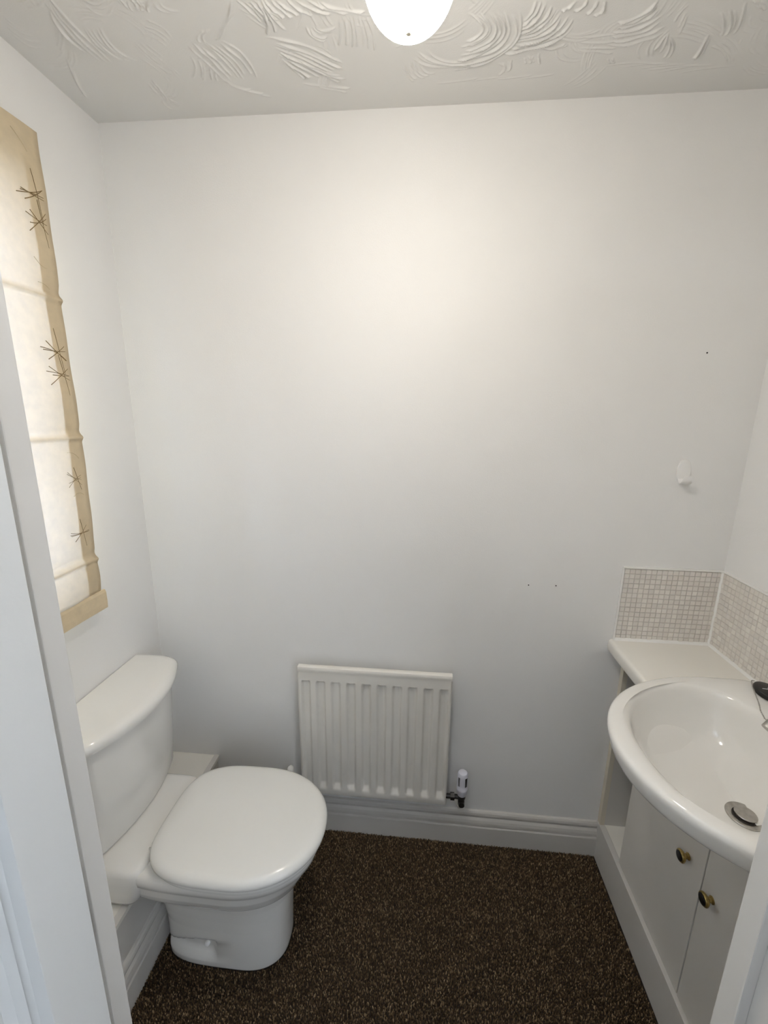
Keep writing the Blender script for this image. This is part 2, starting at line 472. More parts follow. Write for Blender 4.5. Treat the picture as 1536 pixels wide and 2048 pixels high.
def ceiling():
    rng = np.random.default_rng(11)
    x0, x1, y0, y1, st = XL, XR, 0.80, YB, 0.0016
    nx, ny = int(round((x1-x0)/st))+1, int(round((y1-y0)/st))+1
    Hh = np.zeros((ny, nx))
    def splat(P, amp, sig=0.0017):
        seg = np.maximum(1, (np.linalg.norm(np.diff(P, axis=0), axis=1)/0.0012).astype(int))
        Q = np.concatenate([P[i]+(P[i+1]-P[i])*np.linspace(0, 1, s, endpoint=False)[:, None] for i, s in enumerate(seg)])
        n = len(Q)
        u = np.linspace(0, 1, n)
        env = np.minimum(1, np.minimum(u/0.18, (1-u)/0.10))*(0.75+0.25*np.sin(u*rng.uniform(5, 14)+rng.uniform(0, 6)))
        for (qx, qy), e in zip(Q, env):
            ix, iy = (qx-x0)/st, (qy-y0)/st
            i0, j0 = int(ix), int(iy)
            a0, a1, b0, b1 = max(0, i0-3), min(nx, i0+5), max(0, j0-3), min(ny, j0+5)
            if a0 >= a1 or b0 >= b1: continue
            gx = (np.arange(a0, a1)-ix)*st
            gy = (np.arange(b0, b1)-iy)*st
            k = amp*e*np.exp(-(gx[None]**2+gy[:, None]**2)/(2*sig**2))
            Hh[b0:b1, a0:a1] = np.maximum(Hh[b0:b1, a0:a1], k)
    def bez(a, b, c, n=14):
        t = np.linspace(0, 1, n)[:, None]
        c1 = 2*np.array(b)-(np.array(a)+np.array(c))/2
        return (1-t)**2*np.array(a)+2*t*(1-t)*c1+t**2*np.array(c)
    def bundle(s):
        n = int(s[12])
        A = np.array(s[:6]).reshape(3, 2)
        B = np.array(s[6:12]).reshape(3, 2)
        for i in range(n):
            f = (i + (rng.uniform(-.28, .28) if 0 < i < n-1 else 0))/max(1, n-1)
            K = A*(1-f)+B*f
            K = K + rng.normal(0, .0012, K.shape)
            K[0] += (K[0]-K[1])*rng.uniform(-.15, .15)
            K[2] += (K[2]-K[1])*rng.uniform(-.15, .15)
            splat(bez(*K), 0.0052*s[13]*rng.uniform(.65, 1.2), rng.uniform(.0011, .0016))
    for s in STROKES: bundle(s)
    # further strokes over the part of the ceiling nearer the doorway
    for k in range(26):
        cx, cy = rng.uniform(XL+.1, XR-.1), rng.uniform(.78, .99)
        a = rng.uniform(0, 2*PI)
        L = rng.uniform(.06, .13)
        d = np.array([math.cos(a), math.sin(a)])
        nrm = np.array([-d[1], d[0]])
        w = rng.uniform(.03, .06)
        b = rng.uniform(-.03, .03)
        c = np.array([cx, cy])
        A = [c-d*L/2, c+nrm*b, c+d*L/2]
        B = [c-d*L/2+nrm*w, c+nrm*(b+w*1.2), c+d*L/2+nrm*w*1.3]
        if abs(c[0]+.04) < .1: continue
        if cy > .95: continue
        bundle(tuple(np.array(A).ravel())+tuple(np.array(B).ravel())+(rng.integers(4, 9), rng.uniform(.6, 1.1)))
    # faint combing left between the bold strokes
    for k in range(60):
        c = np.array([rng.uniform(XL+.06, XR-.06), rng.uniform(.95, YB-.06)])
        a = rng.uniform(0, 2*PI)
        d = np.array([math.cos(a), math.sin(a)])
        nrm = np.array([-d[1], d[0]])
        L, w, b = rng.uniform(.04, .10), rng.uniform(.015, .04), rng.uniform(-.02, .02)
        A = [c-d*L/2, c+nrm*b, c+d*L/2]
        B = [c-d*L/2+nrm*w, c+nrm*(b+w*1.2), c+d*L/2+nrm*w*1.3]
        bundle(tuple(np.array(A).ravel())+tuple(np.array(B).ravel())+(rng.integers(3, 7), rng.uniform(.15, .38)))
    # gentle unevenness of the trowelled coat, fading to a flat margin at the walls
    yy = np.linspace(y0, y1, ny)[:, None]
    xx = np.linspace(x0, x1, nx)[None]
    und = sum(rng.uniform(.15, .35)*np.sin(xx*rng.uniform(12, 60)+yy*rng.uniform(-60, 60)+rng.uniform(0, 6)) for _ in range(9))*0.00028
    edge = np.clip(np.minimum(np.minimum(xx-x0, x1-xx), y1-yy)/0.05, 0, 1)
    Z = ZC - Hh*np.clip(edge+.25, 0, 1) - und*edge
    Z[0, :] = ZC
    X = np.broadcast_to(xx, (ny, nx))
    Y = np.broadcast_to(yy, (ny, nx))
    V = np.stack([X, Y, Z], 2).reshape(-1, 3)
    i = np.arange(nx-1)[None] + (np.arange(ny-1)*nx)[:, None]
    q = np.stack([i, i+nx, i+nx+1, i+1], 2).reshape(-1, 4)      # faces look down
    nv = len(V)
    V = np.concatenate([V, [[x0, -2.6, ZC], [x1, -2.6, ZC], [x0, y0, ZC], [x1, y0, ZC]]])
    q = np.concatenate([q, [[nv, nv+2, nv+3, nv+1]]])
    # slab above
    T = ZC+0.1
    V = np.concatenate([V, [[x0-.2, -2.6, T], [x1+.2, -2.6, T], [x1+.2, y1+.1, T], [x0-.2, y1+.1, T]]])
    q = np.concatenate([q, [[nv+4, nv+5, nv+6, nv+7]]])
    me = bpy.data.meshes.new('ceiling')
    me.vertices.add(len(V))
    me.vertices.foreach_set('co', V.ravel())
    me.loops.add(q.size)
    me.loops.foreach_set('vertex_index', q.ravel().astype(np.int32))
    me.polygons.add(len(q))
    me.polygons.foreach_set('loop_start', (np.arange(len(q))*4).astype(np.int32))
    me.update(calc_edges=True)
    return tag(link('ceiling', me, M['ceiling'], smooth=True), kind='structure')
ceiling()

# skirting
SK = [(0.0, 0.0), (0.018, 0.0), (0.018, 0.080), (0.0165, 0.083), (0.0120, 0.0850), (0.0120, 0.0875), (0.0165, 0.0895), (0.0165, 0.0900),
      (0.0160, 0.100), (0.0135, 0.110), (0.0095, 0.1165), (0.0080, 0.1185), (0.0080, 0.1225), (0.0105, 0.1245), (0.0115, 0.131), (0.0100, 0.139), (0.0065, 0.1445), (0.0, 0.147)]
mb = MB()
mb.loft([[(x, YB-o, z) for o, z in SK] for x in (BOX_X, VX+0.004)])
struct(mb, 'baseboard_back', M['gloss'])
mb = MB()
mb.loft([[(BOX_X+o, y, z) for o, z in SK] for y in (YF, YB-0.0185)])
struct(mb, 'baseboard_left', M['gloss'])

# boxing behind the toilet
t = empty('trim_1', (BOX_X, 0.86, 0), kind='structure')
MB().box(XL+0.0005, BOX_X, YF+0.0005, YB-0.0005, 0, BOX_Z-0.018).build('front_board', M['gloss'], t)
MB().box(XL+0.0005, BOX_X+0.006, YF+0.0005, YB-0.0005, BOX_Z-0.018, BOX_Z).build('top_board', M['worktop'], t, bevel=0.002)
mb = MB()
for y0_, y1_ in ((YF, YB),):
    mb.loft([[(BOX_X+0.006, y, BOX_Z-0.003), (BOX_X+0.009, y, BOX_Z+0.0015), (BOX_X-0.010, y, BOX_Z+0.003), (BOX_X-0.010, y, BOX_Z-0.002)] for y in (YF+0.0005, YB-0.0005)])
mb.build('edge_bead', M['gloss'], t)

# door lining, stops and hall architrave
t = empty('trim_2', (0, YF-0.05, 0), kind='structure')
LY0, LY1, STY = YF-0.10, YF, YF-0.0262
MB().box(DXL-0.037, DXL-0.012, LY0-0.001, LY1+0.0005, 0, DZ+0.012).build('lining', M['gloss'], t, bevel=0.0012)
MB().box(DXR+0.012, DXR+0.037, LY0-0.001, LY1+0.0005, 0, DZ+0.012).build('lining', M['gloss'], t, bevel=0.0012)
MB().box(DXL-0.037, DXR+0.037, LY0-0.001, LY1+0.0005, DZ+0.012, DZ+0.037).build('lining', M['gloss'], t, bevel=0.0012)
MB().box(DXL-0.0121, DXL, STY, LY1+0.0005, 0, DZ).build('door_stop', M['gloss'], t, bevel=0.0015)
MB().box(DXR, DXR+0.0121, STY, LY1+0.0005, 0, DZ).build('door_stop', M['gloss'], t, bevel=0.0015)
MB().box(DXL-0.0121, DXR+0.0121, STY, LY1+0.0005, DZ, DZ+0.0121).build('door_stop', M['gloss'], t, bevel=0.0015)
AR = [(0, 0), (0.0, 0.010), (0.004, 0.014), (0.020, 0.016), (0.045, 0.018), (0.062, 0.018), (0.066, 0.014), (0.066, 0)]
for s, xx in ((-1, DXL-0.020), (1, DXR+0.020)):
    mb = MB()
    mb.loft([[(xx+s*a, LY0-0.001-o, z) for a, o in AR] for z in (0, DZ+0.086)])
    mb.build('architrave', M['gloss'], t)

# the open panelled door beside the camera
dr = empty('door_1', (-0.362, 0.3355, 0), kind='structure')
def door_part(mb, name, m, **k):
    # local coordinates: u along the leaf away from the hinge, w = depth behind the visible face, z up
    th = math.radians(4.0)
    du = Vector((math.sin(th)*1.0, -math.cos(th), 0))
    dn = Vector((math.cos(th), math.sin(th), 0))
    o = Vector((-0.362, 0.3355, 0))
    mb.v = [tuple(o + du*p[0] - dn*p[1] + Vector((0, 0, p[2]))) for p in mb.v]
    return mb.build(name, m, dr, **k)
LW, ST, MST, LH = 0.74, 0.064, 0.10, 2.005
ROWS = [(0.20, 0.76), (0.932, 1.86)]
COLS = [(ST, (LW-MST)/2), ((LW+MST)/2, LW-ST)]
Z0 = 0.012
door_part(MB().box(0, ST, 0, 0.035, Z0, LH), 'stile', M['door'], bevel=0.0012)
door_part(MB().box(LW-ST, LW, 0, 0.035, Z0, LH), 'stile', M['door'], bevel=0.0012)
for z0, z1 in ((Z0, ROWS[0][0]), (ROWS[0][1], ROWS[1][0]), (ROWS[1][1], LH)):
    door_part(MB().box(ST, LW-ST, 0, 0.035, z0, z1), 'rail', M['door'])
for r in ROWS:
    door_part(MB().box(COLS[0][1], COLS[1][0], 0, 0.035, *r), 'muntin', M['door'])
    for c in COLS:
        rings = []
        for ins, dep in ((0, 0.0), (0.003, 0.006), (0.009, 0.0085), (0.013, 0.0045), (0.016, 0.0100), (0.024, 0.0125), (0.030, 0.0120), (0.050, 0.006), (0.056, 0.0035), (0.060, 0.003)):
            dep *= 1.7
            rings.append([(c[0]+ins, dep, r[0]+ins), (c[1]-ins, dep, r[0]+ins), (c[1]-ins, dep, r[1]-ins), (c[0]+ins, dep, r[1]-ins)])
        back = [(c[0], 0.03, r[0]), (c[1], 0.03, r[0]), (c[1], 0.03, r[1]), (c[0], 0.03, r[1])]
        door_part(MB().loft([back]+rings), 'panel', M['door'])
for z in (0.25, 0.98, 1.75):
    MB().box(DXL-0.0122, DXL-0.0095, 0.3370, 0.3630, z-0.045, z+0.045).build('hinge', M['hinge'], dr)

# ================================================================== things
# ---- roman blind
BX = -0.903
BY0, BY1, BZ0, BZ1 = 0.44, 1.056, 1.046, 2.230
rb = empty('roman_blind', (BX, (BY0+BY1)/2, BZ0), 'cream roman blind with twig embroidery covering the window beside the toilet', 'blind')
FOLDS = [1.20, 1.535, 1.87]
def blind_x(y, z):
    x = BX - 0.011*max(0, (z-BZ0)/(BZ1-BZ0))     # hangs a little further out at the bottom
    zs = [BZ0+0.055]+FOLDS+[BZ1]
    for a, b in zip(zs[:-1], zs[1:]):
        if a <= z <= b:
            u = (z-a)/(b-a)
            x += 0.006*math.sin(PI*u)*(1-0.35*u)
    for f in FOLDS:
        x += 0.0065*math.exp(-((z-f)/0.007)**2) - 0.003*math.exp(-((z-f-0.018)/0.010)**2)
    x += 0.0012*math.sin(y*31+z*9) + 0.0009*math.sin(z*40+y*17)
    return x
def blind_y(y, z):
    # side edges pull in a little between the rods
    s = (y-(BY0+BY1)/2)/((BY1-BY0)/2)
    zs = [BZ0]+FOLDS+[BZ1]
    for a, b in zip(zs[:-1], zs[1:]):
        if a <= z <= b:
            y -= 0.005*s*math.sin(PI*(z-a)/(b-a))
    return y + 0.014*s*max(0, (z-BZ0)/(BZ1-BZ0)) - 0.009*s*math.exp(-((z-1.24)/0.16)**2)
zl = sorted(set([round(BZ0+0.055+i*0.012, 4) for i in range(int((BZ1-BZ0-0.055)/0.012)+1)] + [BZ1] + [f+d for f in FOLDS for d in (-.012, -.009, -.006, -.003, 0, .003, .006, .009, .012, .018, .024)]))
yl = [BY0+(BY1-BY0)*i/40 for i in range(41)]
mb = MB()
rings = [[(blind_x(y, z), blind_y(y, z), z) for y in yl] for z in zl]
mb.loft(rings, False, False, closed=False)
fab = mb.build('fabric', M['blind'], rb, smooth=True)
sd = fab.modifiers.new('cloth_thickness', 'SOLIDIFY')
sd.thickness = 0.0006
sd.offset = -1
for e0, e1 in ((BY1-0.046, BY1-0.0005), (BY0+0.0005, BY0+0.046)):
    sh_ = MB()
    sh_.loft([[(blind_x(e0+(e1-e0)*k/4, z)-0.0016, blind_y(e0+(e1-e0)*k/4, z), z) for k in range(5)] for z in zl], False, False, closed=False)
    so = sh_.build('side_hem', M['sidehem'], rb, smooth=True)
hm = MB()
hr = []
for z, dx in ((BZ0, 0.0), (BZ0+0.002, 0.0035), (BZ0+0.020, 0.005), (BZ0+0.050, 0.0045), (BZ0+0.0565, 0.002), (BZ0+0.058, 0.0)):
    hr.append([(BX+dx+0.0008*math.sin(y*31), y + (0.002 if k == 40 else 0), z) for k, y in enumerate(yl)])
bk = [[(BX-0.002, y, z) for y in yl] for z in (BZ0+0.058, BZ0)]
hm.loft(hr+bk+[hr[0]], False, False, closed=False)
n = len(yl)
hm.add([r[0] for r in hr+bk], [tuple(range(len(hr+bk)))])
hm.add([r[-1] for r in hr+bk], [tuple(range(len(hr+bk)))])
hm.build('hem', M['hem'], rb)
MB().box(XL+0.0005, BX-0.016, BY0+0.006, BY1-0.006, BZ1-0.030, BZ1-0.001).build('headrail', M['gloss'], rb)
for f in FOLDS:
    MB().tube([(blind_x(.7, f)-0.0065, BY0+0.004, f), (blind_x(.7, f)-0.0065, BY1-0.012, f)], 0.0025, 8).build('rod', M['whiteplastic'], rb)
# twig embroidery
rnd = random.Random(5)
def twig(name, pts, r, m):
    P = []
    for i in range(len(pts)-2):
        a, b, c = (Vector((0, *pts[j])) for j in (i, i+1, i+2))
        for k in range(8):
            u = k/8
            if i == 0:
                P.append((1-u)*((1-u)*a+u*b)+u*((1-u)*b+u*(b+c)/2) if len(pts) > 3 else (1-u)**2*a+2*u*(1-u)*b+u*u*c)
            else:
                P.append((1-u)**2*(a+b)/2+2*u*(1-u)*b+u*u*((b+c)/2 if i < len(pts)-3 else c))
    P.append(Vector((0, *pts[-1])))
    Q = [(blind_x(p.y, p.z)+0.0012, p.y, p.z) for p in P]
    return MB().tube(Q, [r*(1-.5*i/len(Q)) for i in range(len(Q))], 5).build(name, m, rb)
sets = [(2.085, 1.032, .9), (2.03, 1.036, .8), (1.745, 1.026, .9), (1.69, 1.028, .8), (1.43, 1.018, .5), (1.285, 1.010, .65)]
for z, y, s in sets:
    for k in range(4):
        a = rnd.uniform(-.5, .5)+(-1)**k*0.35
        L = 0.052*s*rnd.uniform(.7, 1.15)
        y0_, y1_ = y-L*math.cos(a)*1.1, min(BY1-0.014+0.010*(z-BZ0), y+L*.75*math.cos(a))
        twig('twig', [(y0_, z-L*math.sin(a)*.7+rnd.uniform(-.008, .008)), (y, z+rnd.uniform(-.004, .004)), (y1_, z+L*.75*math.sin(a)+rnd.uniform(-.006, .006))], 0.0011*s, M['thread'])
    twig('twig', [(y-.002, z+.06*s), (y+.006, z), (y+.012, z-.06*s)], 0.0007, M['thread'])
for z0_ in (2.19, 1.93, 1.90, 1.50, 1.40):
    yb = rnd.uniform(1.018, 1.028)
    twig('twig', [(yb-.02, z0_+rnd.uniform(-.02, .02)), (yb, z0_), (yb+.012, z0_+rnd.uniform(-.03, .01))], 0.0007, M['thread_pale'])
# same motif on the half of the blind next to the doorway
for z, y, s in ((2.06, .62, 1.), (1.98, .60, .9), (1.72, .63, 1.), (1.42, .61, .9), (1.29, .64, .7)):
    for k in range(4):
        a = rnd.uniform(-.5, .5)+(-1)**k*0.35
        L = 0.055*s
        twig('twig', [(y-L*math.cos(a), z-L*math.sin(a)*.7), (y, z), (y+L*.7*math.cos(a), z+L*.6*math.sin(a))], 0.0011*s, M['thread'])

# ---- ceiling lamp
LX, LY, LZ, LR = -0.0385, 0.74, 2.2005, 0.0664
lamp = empty('ceiling_lamp', (LX, LY, ZC), 'lit white opal globe lamp fixed to the textured ceiling', 'lamp')
prof = [(0.0005, ZC-LZ-0.0005-0.001), (0.062, ZC-LZ-0.0015), (0.064, ZC-LZ-0.006), (0.060, ZC-LZ-0.022), (0.046, ZC-LZ-0.034), (0.030, ZC-LZ-0.060), (0.022, ZC-LZ-0.110), (0.034, ZC-LZ-0.122), (0.038, ZC-LZ-0.145), (0.0005, ZC-LZ-0.145)]
MB().lathe(prof, (LX, LY, LZ), n=40).build('lamp_base', M['whiteplastic'], lamp, smooth=True, auto=0.6)
pr = [(max(0.0004, LR*math.sin(a)), -LR*math.cos(a)) for a in [PI*i/28 for i in range(25)]]
MB().lathe(pr, (LX, LY, LZ), n=48).build('globe', M['opal'], lamp, smooth=True)
MB().lathe([(0.0003, -LR-0.0030), (0.0030, -LR-0.0027), (0.0042, -LR-0.0015), (0.0045, -LR+0.001), (0.0003, -LR+0.001)], (LX, LY, LZ), n=16).build('finial', M['cabedge'], lamp, smooth=True)

# ---- toilet
TY = 0.963
toi = empty('toilet', (-0.55, TY, 0), 'white close-coupled toilet with its lid down against the left wall', 'toilet')
NP = 112
def ring(z, xb, xf, xm, hw, nf=2.2, nb=2.6, y0=TY):
    return [(x, y, z) for x, y in outline(xb, xf, xm, hw, y0, nf, nb, NP)]
keys = [  # z, xb, xf, xm, hw, nf, nb
    (0.000, -0.730, -0.368, -0.50, 0.094, 2.5, 4.0), (0.004, -0.733, -0.364, -0.50, 0.097, 2.5, 4.0), (0.020, -0.733, -0.362, -0.50, 0.097, 2.5, 4.0),
    (0.080, -0.731, -0.360, -0.50, 0.096, 2.5, 3.8), (0.140, -0.734, -0.357, -0.50, 0.095, 2.5, 3.6), (0.180, -0.742, -0.354, -0.50, 0.096, 2.45, 3.6),
    (0.220, -0.752, -0.351, -0.50, 0.0985, 2.4, 3.6), (0.250, -0.759, -0.346, -0.50, 0.102, 2.35, 3.8), (0.268, -0.762, -0.338, -0.50, 0.111, 2.3, 4.0), (0.280, -0.763, -0.326, -0.50, 0.124, 2.3, 4.4),
    (0.2925, -0.7635, -0.314, -0.50, 0.137, 2.25, 4.6), (0.2985, -0.790, -0.309, -0.50, 0.141, 2.25, 4.6), (0.312, -0.845, -0.302, -0.50, 0.147, 2.2, 4.2), (0.335, -0.873, -0.290, -0.50, 0.154, 2.2, 3.8),
    (0.358, -0.878, -0.279, -0.50, 0.1575, 2.2, 3.6), (0.364, -0.879, -0.275, -0.50, 0.1585, 2.2, 3.6), (0.369, -0.880, -0.269, -0.50, 0.163, 2.2, 3.6),
    (0.385, -0.882, -0.265, -0.50, 0.165, 2.2, 3.6), (0.397, -0.882, -0.266, -0.50, 0.164, 2.2, 3.6), (0.403, -0.880, -0.270, -0.50, 0.160, 2.2, 3.6), (0.405, -0.872, -0.280, -0.50, 0.152, 2.2, 3.6)]
def interp(ks, z):
    for a, b in zip(ks[:-1], ks[1:]):
        if a[0] <= z <= b[0]:
            u = (z-a[0])/(b[0]-a[0])
            return [p*(1-u)+q*u for p, q in zip(a, b)]
    return list(ks[-1])
zs = sorted(set([k[0] for k in keys]+[0.008*i for i in range(0, 51) if 0.008*i < 0.36]))
def notch(x, y, z, s):
    # the shallow scoop in the foot where the floor screw sits, on both sides
    if s*(y-TY) <= 0.05: return y
    u = (x+0.738)/0.175
    if u <= 0 or u >= 1: return y
    top = 0.046+0.062*math.sin(PI*min(1, u*1.0)*0.5)**0.8
    e = max(0, min(1, (top-z)/0.018))*max(0, min(1, (z-0.022)/0.030))
    e = e*e*(3-2*e)
    e *= min(1, u/0.15)*min(1, (1-u)/0.04)
    return y - s*0.020*e
rings = []
for z in zs:
    k = interp(keys, z)
    r = ring(*k)
    rings.append([(x, notch(x, notch(x, y, zz, -1), zz, 1), zz) for x, y, zz in r])
MB().loft(rings).build('pan', M['ceramic'], toi, smooth=True, auto=0.9)
# raised shelf of the pan that carries the cistern
sh = []
for z, g in ((0.302, 0.012), (0.307, 0.005), (0.318, 0.001), (0.345, 0.0), (0.375, 0.0), (0.402, 0.0), (0.411, 0.004), (0.416, 0.011), (0.4175, 0.020)):
    o = outline(-0.905+g*.3, -0.706-g-(0.0 if z > .36 else (0.36-z)*.35), -0.82, 0.164-g, TY, 9.0, 9.0, NP)
    sh.append([(x, y, z) for x, y in o])
MB().loft(sh).build('cistern_shelf', M['ceramic'], toi, smooth=True, auto=0.9)
# cistern tank: flat back against the wall, bowed front
def tank_outline(hw, xf, bow, n=NP):
    # corner-rounded D: back at the wall, front bows forward in the middle
    pts = []
    N1 = 40
    r = 0.030
    for i in range(N1+1):
        u = -1+2*i/N1
        y = TY+TO+u*hw
        e = (1-abs(u)**5)
        x = xf - bow*u*u
        k = max(0, (abs(u)-0.87)/0.13)
        x = x - 0.035*(1-math.sqrt(max(0, 1-k*k)))
        pts.append((x, y))
    pts += [(XL+0.003, TY+TO+hw), (XL+0.003, TY+TO-hw)]
    return pts
TO = 0.043
tr = []
for z, hw, xf, bow in ((0.418, 0.172, -0.813, 0.034), (0.421, 0.182, -0.807, 0.036), (0.430, 0.187, -0.803, 0.038), (0.50, 0.190, -0.793, 0.045), (0.60, 0.195, -0.781, 0.052), (0.70, 0.200, -0.772, 0.058), (0.762, 0.203, -0.768, 0.061)):
    tr.append([(x, y, z) for x, y in tank_outline(hw, xf, bow)])
MB().loft(tr).build('cistern', M['ceramic'], toi, smooth=True, auto=0.6)
lr = []
for z, hw, xf in ((0.7625, 0.204, -0.758), (0.7635, 0.210, -0.752), (0.768, 0.2155, -0.7455), (0.777, 0.2175, -0.743), (0.786, 0.2165, -0.744), (0.794, 0.212, -0.749), (0.799, 0.2035, -0.757), (0.8015, 0.190, -0.770), (0.8025, 0.150, -0.80), (0.803, 0.06, -0.84)):
    lr.append([(x, y, z) for x, y in tank_outline(hw, xf, 0.066*(xf+0.95)/0.2)])
MB().loft(lr).build('cistern_lid', M['ceramic'], toi, smooth=True, auto=0.6)
# seat ring under the lid, then the lid
def slab(name, m, ks):
    return MB().loft([[(x, y, z) for x, y in outline(xb, xf, -0.475, hw, TY, 2.15, 3.4, NP)] for z, xb, xf, hw in ks]).build(name, m, toi, smooth=True, auto=0.9)
slab('seat', M['seat'], [(0.4055, -0.705, -0.262, 0.172), (0.407, -0.708, -0.256, 0.176), (0.416, -0.710, -0.253, 0.178), (0.4225, -0.708, -0.256, 0.176), (0.424, -0.704, -0.262, 0.171)])
slab('seat_lid', M['seat'], [(0.4245, -0.710, -0.258, 0.175), (0.426, -0.715, -0.250, 0.182), (0.432, -0.718, -0.2455, 0.186), (0.440, -0.718, -0.245, 0.186), (0.447, -0.714, -0.249, 0.183), (0.4525, -0.706, -0.257, 0.176),
     (0.4555, -0.697, -0.267, 0.167), (0.457, -0.680, -0.285, 0.150), (0.4578, -0.64, -0.34, 0.11), (0.458, -0.55, -0.42, 0.04)])
for s in (-1, 1):
    MB().tube([(-0.712, TY+s*0.075-0.022, 0.424), (-0.712, TY+s*0.075+0.022, 0.424)], 0.0085, 12).build('seat_hinge', M['seat'], toi, smooth=True, auto=0.6)
    yf = TY+s*(0.096-0.0185)
    MB().lathe([(0.0075, -0.004), (0.0078, 0.002), (0.0068, 0.006), (0.004, 0.0085), (0.0004, 0.009)], (-0.592, yf, 0.066), (0, s, 0.12), 18).build('floor_screw_cap', M['whiteplastic'], toi, smooth=True)

# ---- radiator
RX0, RX1, RZ0, RZ1, RY = -0.413, 0.125, 0.213, 0.742, 1.276
rad = empty('radiator', ((RX0+RX1)/2, YB-0.02, RZ0), 'small cream fluted panel radiator on the back wall', 'radiator')
FX = [-0.384+0.0537*i for i in range(10)]
def rad_depth(x, z):
    d = 0
    for c in FX:
        u = abs(x-c)
        if u < 0.0185:
            w = 1 if u < 0.0085 else 0.5+0.5*math.cos(PI*(u-0.0085)/0.0100)
            a = max(0, min(1, (0.694-z)/0.010))*max(0, min(1, (z-0.243)/0.020))
            d = max(d, w*a)
    e = min(x-RX0, RX1-x, z-RZ0)
    rim = 0.006*(1-max(0, min(1, e/0.007)))**2
    return 0.0110*d + rim
xs = sorted(set([RX0, RX0+.002, RX0+.004, RX0+.007, RX1, RX1-.002, RX1-.004, RX1-.007]+[round(c+d, 5) for c in FX for d in (-.0205, -.0185, -.0165, -.0145, -.0125, -.0105, -.0085, -.004, .004, .0085, .0105, .0125, .0145, .0165, .0185, .0205)]))
zz = sorted(set([RZ0, RZ0+.002, RZ0+.004, RZ0+.007, .236, .243, .248, .253, .258, .263, .268, .30]+[.30+.04*i for i in range(10)]+[.680, .684, .687, .690, .694, .698, .71, .725, RZ1]))
zz = [z for z in zz if z <= RZ1]
mb = MB()
front = [[(x, RY+rad_depth(x, z), z) for x in xs] for z in zz]
mb.loft(front, False, False, closed=False)
nx_ = len(xs)
YBK = RY+0.020
mb.loft([front[-1], [(x, YBK, RZ1) for x in xs]], False, False, closed=False)
mb.loft([[(x, YBK, RZ0) for x in xs], front[0]], False, False, closed=False)
mb.loft([[(x, YBK, RZ1) for x in xs], [(x, YBK, RZ0) for x in xs]], False, False, closed=False)
for i in (0, -1):
    mb.loft([[r[i] for r in front], [(r[i][0], YBK, r[i][2]) for r in front]], False, False, closed=False)
mb.build('panel', M['radiator'], rad, smooth=True, auto=0.75)
TP = [(1.2748, 0.728), (1.2735, 0.735), (1.2735, 0.7405), (1.2755, 0.7452), (1.280, 0.7475), (1.288, 0.7480), (1.294, 0.7465), (1.2965, 0.742), (1.2965, 0.728)]
MB().loft([[(x, y, z) for y, z in TP] for x in (RX0+0.003, RX1-0.001)]).build('top_rail', M['radiator'], rad, smooth=True, auto=0.6)
for x in (RX0+0.09, RX1-0.09):
    MB().box(x-0.012, x+0.012, YBK, YB-0.0005, 0.26, 0.68).build('bracket', M['radiator'], rad)
# thermostatic valve on the right
VXc, VYc = 0.180, 1.288
vb = MB()
vb.lathe([(0.0005, 0.212), (0.008, 0.2125), (0.0115, 0.216), (0.0120, 0.232), (0.0105, 0.236), (0.0105, 0.244), (0.0145, 0.246), (0.0145, 0.262), (0.0005, 0.262)], (VXc, VYc, 0), n=20)
vb.tube([(VXc, VYc, 0.247), (RX1-0.004, VYc, 0.247)], 0.0085, 12)
vb.tube([(VXc-0.026, VYc, 0.247), (VXc-0.040, VYc, 0.247)], 0.0135, 6)
vb.tube([(VXc, VYc-0.004, 0.225), (VXc, VYc-0.016, 0.225)], 0.0105, 14)
vbo = vb.build('valve_body', M['darkmetal'], rad, smooth=True, auto=0.5)
vh = MB()
vh.lathe([(0.0005, 0.259), (0.0155, 0.2595), (0.0185, 0.268), (0.0195, 0.282), (0.0205, 0.2845), (0.0205, 0.2905), (0.0190, 0.293), (0.0192, 0.310), (0.0188, 0.338), (0.0180, 0.350), (0.0150, 0.3545), (0.009, 0.3560), (0.0005, 0.3565)], (VXc, VYc, 0), n=40)
vho = link('valve_head', bpy.data.meshes.new('valve_head'), None, vbo)
me_ = vho.data
me_.from_pydata(vh.v, [], vh.f)
me_.materials.append(M['valve'])
me_.polygons.foreach_set('use_smooth', [True]*len(me_.polygons))
me_.set_sharp_from_angle(angle=0.6)
for k, a in enumerate((-1.10, -0.92, -0.74, -2.45, -2.27)):
    cx_, cy_ = VXc+0.0190*math.cos(a), VYc+0.0190*math.sin(a)
    tx, ty = -math.sin(a)*0.0011, math.cos(a)*0.0011
    nx2, ny2 = math.cos(a)*0.0006, math.sin(a)*0.0006
    q = [(cx_-tx-nx2*3, cy_-ty-ny2*3), (cx_+tx-nx2*3, cy_+ty-ny2*3), (cx_+tx+nx2, cy_+ty+ny2), (cx_-tx+nx2, cy_-ty+ny2)]
    MB().loft([[(x, y, z) for x, y in q] for z in (0.306, 0.342)]).build('slot', M['black'], vbo)
MB().tube([(VXc, VYc, 0.214), (VXc, VYc, 0.206), (VXc-0.004, VYc+0.006, 0.198), (VXc-0.012, VYc+0.022, 0.196), (VXc-0.016, YB-0.0005, 0.196)], 0.0075, 12).build('pipe', M['radiator'], rad, smooth=True)
